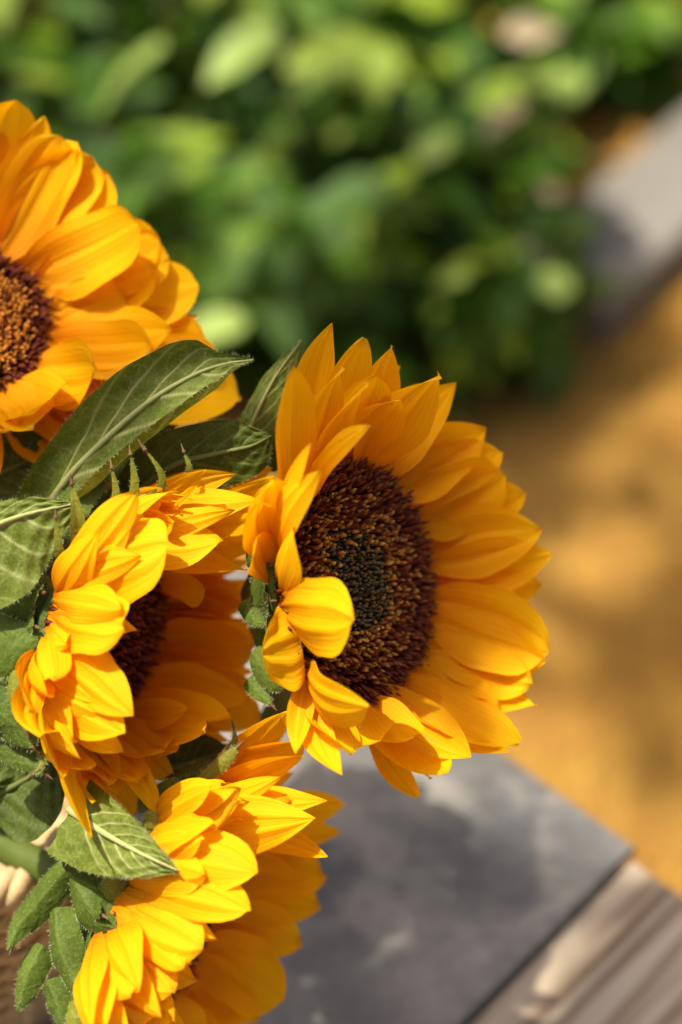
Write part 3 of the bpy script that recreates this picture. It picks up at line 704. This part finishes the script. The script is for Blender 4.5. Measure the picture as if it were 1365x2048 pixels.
# deep background leaves of the bouquet
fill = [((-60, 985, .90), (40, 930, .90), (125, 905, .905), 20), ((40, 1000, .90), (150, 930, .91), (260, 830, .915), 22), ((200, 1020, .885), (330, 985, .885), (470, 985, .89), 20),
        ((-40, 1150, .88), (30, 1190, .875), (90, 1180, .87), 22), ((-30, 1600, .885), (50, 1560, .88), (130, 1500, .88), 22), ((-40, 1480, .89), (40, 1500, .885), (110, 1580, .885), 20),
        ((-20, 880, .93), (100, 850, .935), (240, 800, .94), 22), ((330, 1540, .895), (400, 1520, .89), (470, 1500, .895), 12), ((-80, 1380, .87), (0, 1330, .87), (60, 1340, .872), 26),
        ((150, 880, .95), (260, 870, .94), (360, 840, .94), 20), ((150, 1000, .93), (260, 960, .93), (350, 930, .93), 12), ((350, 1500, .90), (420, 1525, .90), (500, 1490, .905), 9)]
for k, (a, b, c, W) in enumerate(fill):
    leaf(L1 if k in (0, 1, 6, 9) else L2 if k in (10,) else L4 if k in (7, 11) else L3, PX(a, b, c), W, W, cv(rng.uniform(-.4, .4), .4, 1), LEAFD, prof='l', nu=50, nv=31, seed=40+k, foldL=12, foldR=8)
# folded leaf over flower 4
leaf(L4, PX((140, 1620, .85), (205, 1664, .836), (280, 1706, .826), (358, 1742, .82)), 13, 17, cv(-.1, .3, 1), LEAFU, prof='w', foldL=8, foldR=-12, veins=6, hair=350, seed=11, wav=.07)

def br(root, pts, W, mat=BRACT, n=(0, 0, 1), prof='l', **kw):
    kw.setdefault('hair', 160); kw.setdefault('tip', True)
    return leaf(root, PX(*pts), W, W, cv(*n), mat, name='bract', prof=prof, seed=int(pts[-1][0]*7+pts[-1][1]), nu=30, nv=15, **kw)
# flower 3, above and left
br(L3, [(127, 1135, .838), (117, 1090, .834), (112, 1029, .833)], 2.1, BRACTY, prof='w', cvx=.15, hair=50, hlen=.0009)
br(L3, [(160, 1085, .841), (155, 1030, .836), (143, 960, .834)], 3.4, BRACTY, prof='w', cvx=.15, hair=50, hlen=.0009, foldL=20, foldR=20)
br(L3, [(230, 1015, .844), (232, 980, .842), (223, 930, .841)], 1.8, BRACTY, prof='w', cvx=.15, hair=50, hlen=.0009)
br(L3, [(268, 1000, .845), (269, 955, .843), (261, 903, .842)], 1.8, BRACTY, prof='w', cvx=.15, hair=50, hlen=.0009)
br(L3, [(275, 1010, .845), (318, 985, .842), (322, 945, .840), (284, 891, .839)], 2.1, BRACTY, prof='w', cvx=.15, hair=50, hlen=.0009, n=(.4, 0, 1))
br(L3, [(378, 955, .854), (379, 935, .852), (367, 900, .852)], 1.4, BRACTY, prof='w', cvx=.15, hair=50, hlen=.0009)
br(L3, [(95, 1075, .86), (140, 1010, .856), (220, 965, .856)], 8, BRACT, n=(-.2, .5, 1), hair=250)
br(L3, [(130, 1090, .863), (190, 1050, .862), (240, 990, .862)], 8, BRACT, n=(-.2, .3, 1))
br(L3, [(60, 1150, .858), (85, 1090, .852), (135, 1050, .85)], 6, BRACT, n=(-.5, .2, 1), hair=220)
br(L3, [(-10, 1240, .855), (50, 1180, .848), (105, 1140, .846)], 13, BRACT, n=(-.5, .1, 1), prof='r', hair=320)
br(L3, [(100, 1250, .85), (112, 1190, .846), (82, 1135, .845)], 3, BRACTY, prof='w')
br(L3, [(-60, 1290, .848), (20, 1290, .843), (104, 1272, .838)], 13, BRACT, n=(-.3, .1, 1), prof='w', hair=320)
br(L3, [(30, 1320, .846), (28, 1390, .842), (55, 1468, .842)], 3.5, BRACTY, n=(-.6, 0, 1), prof='r', hair=120)
br(L3, [(-40, 1400, .85), (20, 1440, .846), (72, 1500, .846)], 9, BRACT, n=(-.4, 0, 1), prof='r', hair=260)
br(L3, [(-40, 1460, .856), (40, 1510, .852), (97, 1552, .85)], 5, BRACT, n=(-.2, .4, 1), hair=160)
br(L3, [(86, 1500, .85), (84, 1530, .848), (62, 1552, .847)], 1.5, BRACTY, prof='w')
# flower 2, left side
br(L2, [(498, 1135, .866), (512, 1085, .86), (525, 1040, .857)], 4, BRACT, n=(-.4, 0, 1))
br(L2, [(508, 1220, .862), (524, 1160, .856), (535, 1118, .852)], 4.5, BRACT, n=(-.5, 0, 1))
br(L2, [(490, 1200, .866), (508, 1235, .858), (534, 1252, .853)], 4, BRACT, n=(-.3, .3, 1), prof='w')
br(L2, [(530, 1255, .858), (545, 1215, .853), (560, 1190, .85)], 3.4, BRACT, n=(-.5, 0, 1))
br(L2, [(508, 1300, .866), (534, 1345, .858), (572, 1372, .852)], 6, BRACT, n=(-.5, 0, 1), prof='r')
br(L2, [(498, 1355, .868), (520, 1385, .862), (545, 1412, .858)], 4, BRACT, n=(-.3, .2, 1), prof='w')
br(L2, [(522, 1300, .872), (518, 1240, .868), (512, 1180, .868)], 3.6, BRACT, n=(-.5, 0, 1), prof='r')
# flower 4, left side
br(L4, [(130, 1740, .862), (80, 1800, .866), (40, 1850, .868), (22, 1902, .868)], 6.6, BRACT, foldL=-24, foldR=-24, n=(-.2, .2, 1), prof='t', curl=.12, hair=208, hlen=.0010)
br(L4, [(140, 1745, .853), (170, 1800, .845), (205, 1845, .842), (250, 1857, .838)], 9.5, BRACT, foldL=-24, foldR=-24, n=(-.3, .1, 1), prof='l', curl=.15, hair=336, hlen=.0010)
br(L4, [(110, 1815, .855), (118, 1890, .846), (150, 1965, .843), (200, 2010, .84)], 7.4, BRACT, foldL=-24, foldR=-24, n=(-.4, .1, 1), prof='t', curl=.12, hair=384, hlen=.0010)
br(L4, [(150, 1850, .858), (180, 1910, .852), (205, 1972, .85)], 7.4, BRACT, foldL=-24, foldR=-24, n=(-.2, 0, 1), prof='t', curl=.12, hair=192, hlen=.0010)
br(L4, [(85, 1890, .868), (55, 1950, .866), (35, 2025, .866)], 6, BRACT, foldL=-24, foldR=-24, n=(-.3, .1, 1), prof='r', tip=False)
br(L4, [(95, 1960, .86), (115, 2010, .856), (130, 2075, .856)], 6, BRACT, foldL=-24, foldR=-24, n=(-.3, .1, 1), prof='r')
br(L4, [(150, 2000, .856), (150, 2040, .853), (135, 2090, .853)], 4, BRACTY, n=(-.3, .1, 1), prof='r')
br(L4, [(222, 1808, .846), (228, 1765, .842), (215, 1714, .841)], 5.5, BRACTY, n=(-.2, 0, 1), prof='w')
br(L4, [(225, 1800, .847), (250, 1765, .844), (278, 1745, .842)], 4, BRACTY, n=(-.2, 0, 1), prof='w')
br(L4, [(225, 1860, .85), (212, 1910, .847), (218, 1960, .847)], 2.2, BRACTY, prof='r', n=(-.5, 0, 1))
br(L4, [(295, 1690, .852), (300, 1650, .846), (302, 1618, .845)], 3, BRACTY, prof='r', tip=False, n=(-.3, 0, 1))
br(L4, [(312, 1670, .854), (325, 1630, .848), (338, 1602, .847)], 2.4, BRACTY, prof='r', tip=False, n=(-.3, 0, 1))
br(L4, [(305, 1610, .862), (340, 1580, .856), (392, 1572, .852)], 6.5, BRACT, foldL=-24, foldR=-24, n=(0, .4, 1), prof='w', hair=160, hlen=.0010)
br(L4, [(390, 1570, .868), (440, 1530, .863), (480, 1490, .861)], 2.6, BRACTY, n=(0, .4, 1), prof='r')
br(L4, [(330, 1560, .876), (390, 1545, .872), (440, 1520, .872)], 5, BRACT, foldL=-24, foldR=-24, n=(0, .4, 1))
br(L4, [(455, 1510, .872), (470, 1480, .868), (466, 1450, .866)], 1.4, BRACTY, prof='w')

# ------------------------------------------------------------------ woven basket
WICK = mat_simple('wicker', (0.40, 0.26, 0.115), (0.58, 0.42, 0.21), 60, 0.6, 0.5, 0.0012)
bk = empty('woven_basket', (0, 0, 0))
tag(bk, 'brown woven wicker basket holding the sunflower bouquet on the grey slab', 'basket')
nst = 36
def wall_r(h): return BR*(0.80+0.20*math.sin(min(1, h/BH)*math.pi*.5))
rows = 20
for i in range(rows):
    h = 0.006+(BH-0.014)*i/(rows-1); pts = []
    for j in range(nst*4+1):
        a = 2*math.pi*j/(nst*4); ph = nst/2*a+(i % 2)*math.pi
        r_ = wall_r(h)+0.0024*math.cos(ph); pts.append(BC+np.array([r_*math.cos(a), r_*math.sin(a), h+.0008*math.sin(7*a+i)]))
    V, F = tube(pts, 0.0031, 6, False); link('weaver', mesh('weaver', V, F), WICK, bk)
for j in range(nst):
    a = 2*math.pi*j/nst; pts = [BC+np.array([wall_r(h)*math.cos(a), wall_r(h)*math.sin(a), h]) for h in np.linspace(.001, BH, 10)]
    V, F = tube(pts, 0.0022, 6); link('stake', mesh('stake', V, F), WICK, bk)
for q in range(3):
    pts = []
    for j in range(200):
        a = 2*math.pi*j/199; tw = 16*a+q*2*math.pi/3
        rr = BR*1.0+0.0035*math.cos(tw); pts.append(MOUTH+np.array([rr*math.cos(a), rr*math.sin(a), .0035*math.sin(tw)]))
    V, F = tube(pts, 0.0042, 7, False); link('rim_braid', mesh('rim_braid', V, F), WICK, bk)
V = [BC+np.array([0, 0, .004])]+[BC+np.array([.8*BR*math.cos(2*math.pi*j/40), .8*BR*math.sin(2*math.pi*j/40), .004]) for j in range(40)]
link('base', mesh('base', V, [(0, 1+j, 1+(j+1) % 40) for j in range(40)]), WICK, bk)

# ------------------------------------------------------------------ leafy shrubs behind
def mat_shrub(name, c0, c1, tr=.3, rough=.38):
    m = M(name); oi = m.n('ShaderNodeObjectInfo')
    c = m.mix(oi.outputs['Random'], c0, c1)
    pc = m.attr('pc'); sep = m.n('ShaderNodeSeparateXYZ'); m.l(pc, sep.inputs[0])
    mid = m.math('LESS_THAN', m.math('ABSOLUTE', sep.outputs[1]), 0.05)
    c = m.mix(m.math('MULTIPLY', mid, .5), c, tuple(min(1, x*2) for x in c1))
    nb = m.bump(m.noise(m.coord('Object'), 120, 3), .3, .002)
    return m.done(m.translucent(m.bsdf(c, rough, .32, nb), m.mix(1.0, c, (1.2, 1.25, .5), 'MULTIPLY'), tr))
SH = [mat_shrub('shrub_leaf_deep', (0.030, 0.082, 0.004), (0.064, 0.146, 0.008)), mat_shrub('shrub_leaf_mid', (0.058, 0.138, 0.006), (0.108, 0.212, 0.012)),
      mat_shrub('shrub_leaf_young', (0.19, 0.31, 0.012), (0.31, 0.40, 0.05))]
def shrub_leaf_mesh(k, mat):
    r = np.random.default_rng(k); nu, nv = 10, 7
    t = np.linspace(0, 1, nu); s = np.linspace(-1, 1, nv); S, T = np.meshgrid(s, t)
    hw = np.interp(t, LP, LPROF['l'])[:, None]*r.uniform(.26, .34)
    V = np.stack([S*hw, T, .22*np.abs(S)*hw - .22*T*T + .02*np.sin(8*T+2*S)], -1)
    me = mesh('leaf', V.reshape(-1, 3), grid_faces(nu, nv), {'pc': np.stack([T, S, 0*S], -1).reshape(-1, 3)})
    me.materials.append(mat); me.polygons.foreach_set('use_smooth', [True]*len(me.polygons)); return me
LM = [[shrub_leaf_mesh(10*i+j, SH[i]) for j in range(4)] for i in range(3)]
BARK = mat_simple('bark', (0.06, 0.038, 0.02), (0.13, 0.085, 0.05), 40, .85)
def shrub(px, spread, hmax, nleaf, label, size=(.042, .09), young=.2, lean=(0, 0)):
    base = on_plane(px[0], px[1], 0.0); base[2] = float(ground_h(base[0], base[1]))-.01
    root = empty('leafy_shrub', tuple(base)); tag(root, label, 'shrub', 'leafy shrubs behind the bench')
    nstem = max(6, nleaf//14); k = 0
    for i in range(nstem):
        a = random.uniform(0, 2*math.pi); rr = spread*math.sqrt(random.random()); h = hmax*random.uniform(.45, 1.0)*(1-.4*(rr/spread)**2)
        top = np.array([math.cos(a)*rr+lean[0]*h, math.sin(a)*rr+lean[1]*h, h])
        path = catmull([np.array([math.cos(a)*rr*.15, math.sin(a)*rr*.15, 0]), top*np.array([.55, .55, .6]), top], 9)
        V, F = tube(path, np.linspace(.006, .002, 9), 5); link('stem', mesh('stem', V, F), BARK, root)
        m_ = nleaf//nstem
        for j in range(m_):
            q = .25+.75*(j+random.random())/m_; pt = path[min(8, int(q*8))]*(1-(q*8 % 1))+path[min(8, int(q*8)+1)]*(q*8 % 1)
            sz = random.uniform(*size); me = LM[2 if random.random() < young*q else random.choice((0, 0, 1))][random.randrange(4)]
            lo = bpy.data.objects.new('leaf', me); col.objects.link(lo); lo.parent = root
            lo.location = pt; lo.scale = (sz, sz, sz)
            lo.rotation_euler = (random.gauss(-.05, .38), random.gauss(0, .34), random.uniform(0, 2*math.pi))
            k += 1
    SHRUBS.append(root)
    return root
SHRUBS = []
shrub((120, 420), .34, .42, 290, 'dense deep green leafy shrub rising behind the brightest sunflower', young=.25)
shrub((560, 300), .28, .42, 290, 'tall leafy shrub with pale sunlit leaves, next to the dense deep green one', young=.5)
shrub((640, 720), .20, .28, 240, 'dark green shrub growing right behind the widest open sunflower', young=.3)
shrub((850, 330), .15, .30, 240, 'yellow-green leafy shrub with gaps of pale soil, beside the pale concrete kerb block', young=.8)
shrub((990, 700), .07, .20, 80, 'low shrub reaching over the ochre soil in front of the kerb block', size=(.04, .075), young=.6)
shrub((1185, 130), .08, .22, 150, 'mixed green shrub behind the far end of the concrete kerb block', young=.5)
shrub((330, -250), .40, .5, 240, 'mid green shrub standing farthest back beyond the dense shrub', young=.3)
shrub((1000, -300), .30, .5, 240, 'light green shrub standing farthest back beyond the yellow-green one', young=.6)

# added pale leaves: blurred highlights of sunlit soil and foliage painted as leaf colour
PALE = mat_simple('soil_highlight_leaf', (0.34, 0.26, 0.15), (0.44, 0.35, 0.21), 30, .6, .2, tr=.2)
PGRN = mat_simple('green_highlight_leaf', (0.24, 0.35, 0.06), (0.32, 0.42, 0.11), 30, .5, .2, tr=.25)
def pale(root, u, v, z, sz, mat):
    me = LM[0][random.randrange(4)].copy(); me.materials.clear(); me.materials.append(mat)
    lo = bpy.data.objects.new('leaf', me); col.objects.link(lo); lo.parent = root
    lo.location = Vector(C(u, v, z))-root.location; lo.scale = (sz,)*3
    lo.rotation_euler = (random.gauss(-.25, .2), random.gauss(0, .2), random.uniform(0, 6.28))
for (u, v, z, sz, mt, ri) in ((1010, 75, 1.92, .05, PALE, 3), (1050, 205, 1.86, .042, PALE, 3), (1190, 322, 1.95, .036, PALE, 3), (1105, 400, 1.84, .036, PALE, 3), (560, 60, 1.78, .07, PGRN, 1), (330, 90, 1.75, .08, PGRN, 1),
                              (1160, 190, 1.9, .08, PGRN, 3), (850, 330, 1.75, .05, PGRN, 3), (930, 560, 1.70, .04, PGRN, 3), (490, 640, 1.62, .055, PGRN, 2), (1120, 600, 1.74, .045, PGRN, 4), (720, 130, 1.8, .07, PGRN, 1)):
    pale(SHRUBS[ri], u, v, z, sz, mt)

# ------------------------------------------------------------------ shade tree standing out of frame: dapples the ground
def shade_tree():
    foot = np.array([-5.4, 4.6, 0.0]); root = empty('shade_tree', tuple(foot))
    tag(root, 'shade tree with open leafy crown standing left of the shrubs', 'tree')
    tr = catmull([np.zeros(3), np.array([.1, -.1, 1.5]), np.array([.5, -.3, 3.2]), np.array([1.2, -.5, 6.0])], 16)
    V, F = tube(tr, np.linspace(.16, .07, 16), 10); link('trunk', mesh('trunk', V, F), BARK, root)
    r = np.random.default_rng(5); VV = []; FF = []; k = 0
    H = 6.5
    clumps = []
    def shade(P, dist, rad, nl, ls): clumps.append((np.asarray(P)+SUN*dist, rad, nl, ls))
    for i in range(4):                                     # high crown over the shrubs
        g = np.array([r.uniform(-1.6, 1.0), r.uniform(1.3, 4.2), 0.2]); shade(g, r.uniform(5.6, 7), r.uniform(.08, .14), 12, .07)
    for (u, v, rd) in ((1000, 860, .08), (1120, 830, .07), (1200, 780, .06), (900, 800, .09), (980, 830, .10), (1090, 800, .08), (930, 760, .1), (1150, 1220, .06), (1310, 1150, .07), (1180, 1500, .06), (1310, 1530, .05), (1345, 880, .05), (1350, 640, .04), (1310, 60, .06), (1250, 20, .06), (1060, 980, .05), (1040, 1330, .05), (1250, 1290, .03)):
        shade(on_plane(u, v, 0.0), r.uniform(4.5, 6), rd*.7, 3, .05)
    for i in range(230):                                   # high thin canopy: soft half shade over the slab
        u, v = r.uniform(560, 1300), r.uniform(1480, 2150)
        if u-1180 > -(v-1692)*.93: continue
        if r.uniform() > .12+.88*smoothstep(1620, 1790, v): continue
        shade(on_plane(u, v, SLAB_Z), r.uniform(4.5, 6.5), .02, 1, .025)
    for (u, v) in ((800, 1870), (850, 1865), (900, 1855), (950, 1850), (1000, 1850), (1030, 1830), (900, 1890), (960, 1880), (640, 1955), (610, 1965), (680, 1950)): shade(on_plane(u, v, SLAB_Z), 2.6, .012, 3, .02)  # leaves added in the sun's path to darken stray lit slab patches
    for (u, v, z) in ((960, 890, .92), (1010, 1010, .93), (1020, 1130, .935), (1010, 1260, .935), (950, 1370, .915), (860, 840, .90), (900, 980, .905), (930, 1120, .91), (930, 1240, .91), (1000, 1440, .92)):
        shade(C(u, v, z), r.uniform(1.7, 2.2), .018, 5, .022)
    heads = [(F1.c, .64), (F3.c, .95), (F4.c, 1), (F2.c-F2.e1*.045, .5)]
    for (c, rad, nl, ls) in clumps:
        for j in range(nl):
            pt = c+r.normal(0, 1, 3)*rad*np.array([1, 1, .5]); a = nrm(r.normal(0, 1, 3)*np.array([1, 1, .35])); b = nrm(np.cross(a, r.normal(0, 1, 3)*.4+ZU*2)); l = ls*r.uniform(.8, 1.3); w_ = l*.5
            if rad > .0185 and min(np.linalg.norm(np.cross(pt-q, SUN))/w for q, w in heads) < .105: continue
            VV += [pt-a*l, pt+b*w_, pt+a*l, pt-b*w_]; FF.append((k, k+1, k+2, k+3)); k += 4
    VV = np.array(VV)-foot
    me = mesh('crown', VV, FF, {'pc': np.zeros((len(VV), 3))})
    co = link('crown', me, SH[1], root); tag(co, kind='stuff')
    for i in range(6):
        c = clumps[(i*7) % len(clumps)][0]-foot
        pth = catmull([tr[10+i % 6], tr[-1]*.5+c*.5+np.array([0, 0, .2]), c], 10)
        V, F = tube(pth, np.linspace(.016, .004, 10), 6); link('branch', mesh('branch', V, F), BARK, root)
shade_tree()
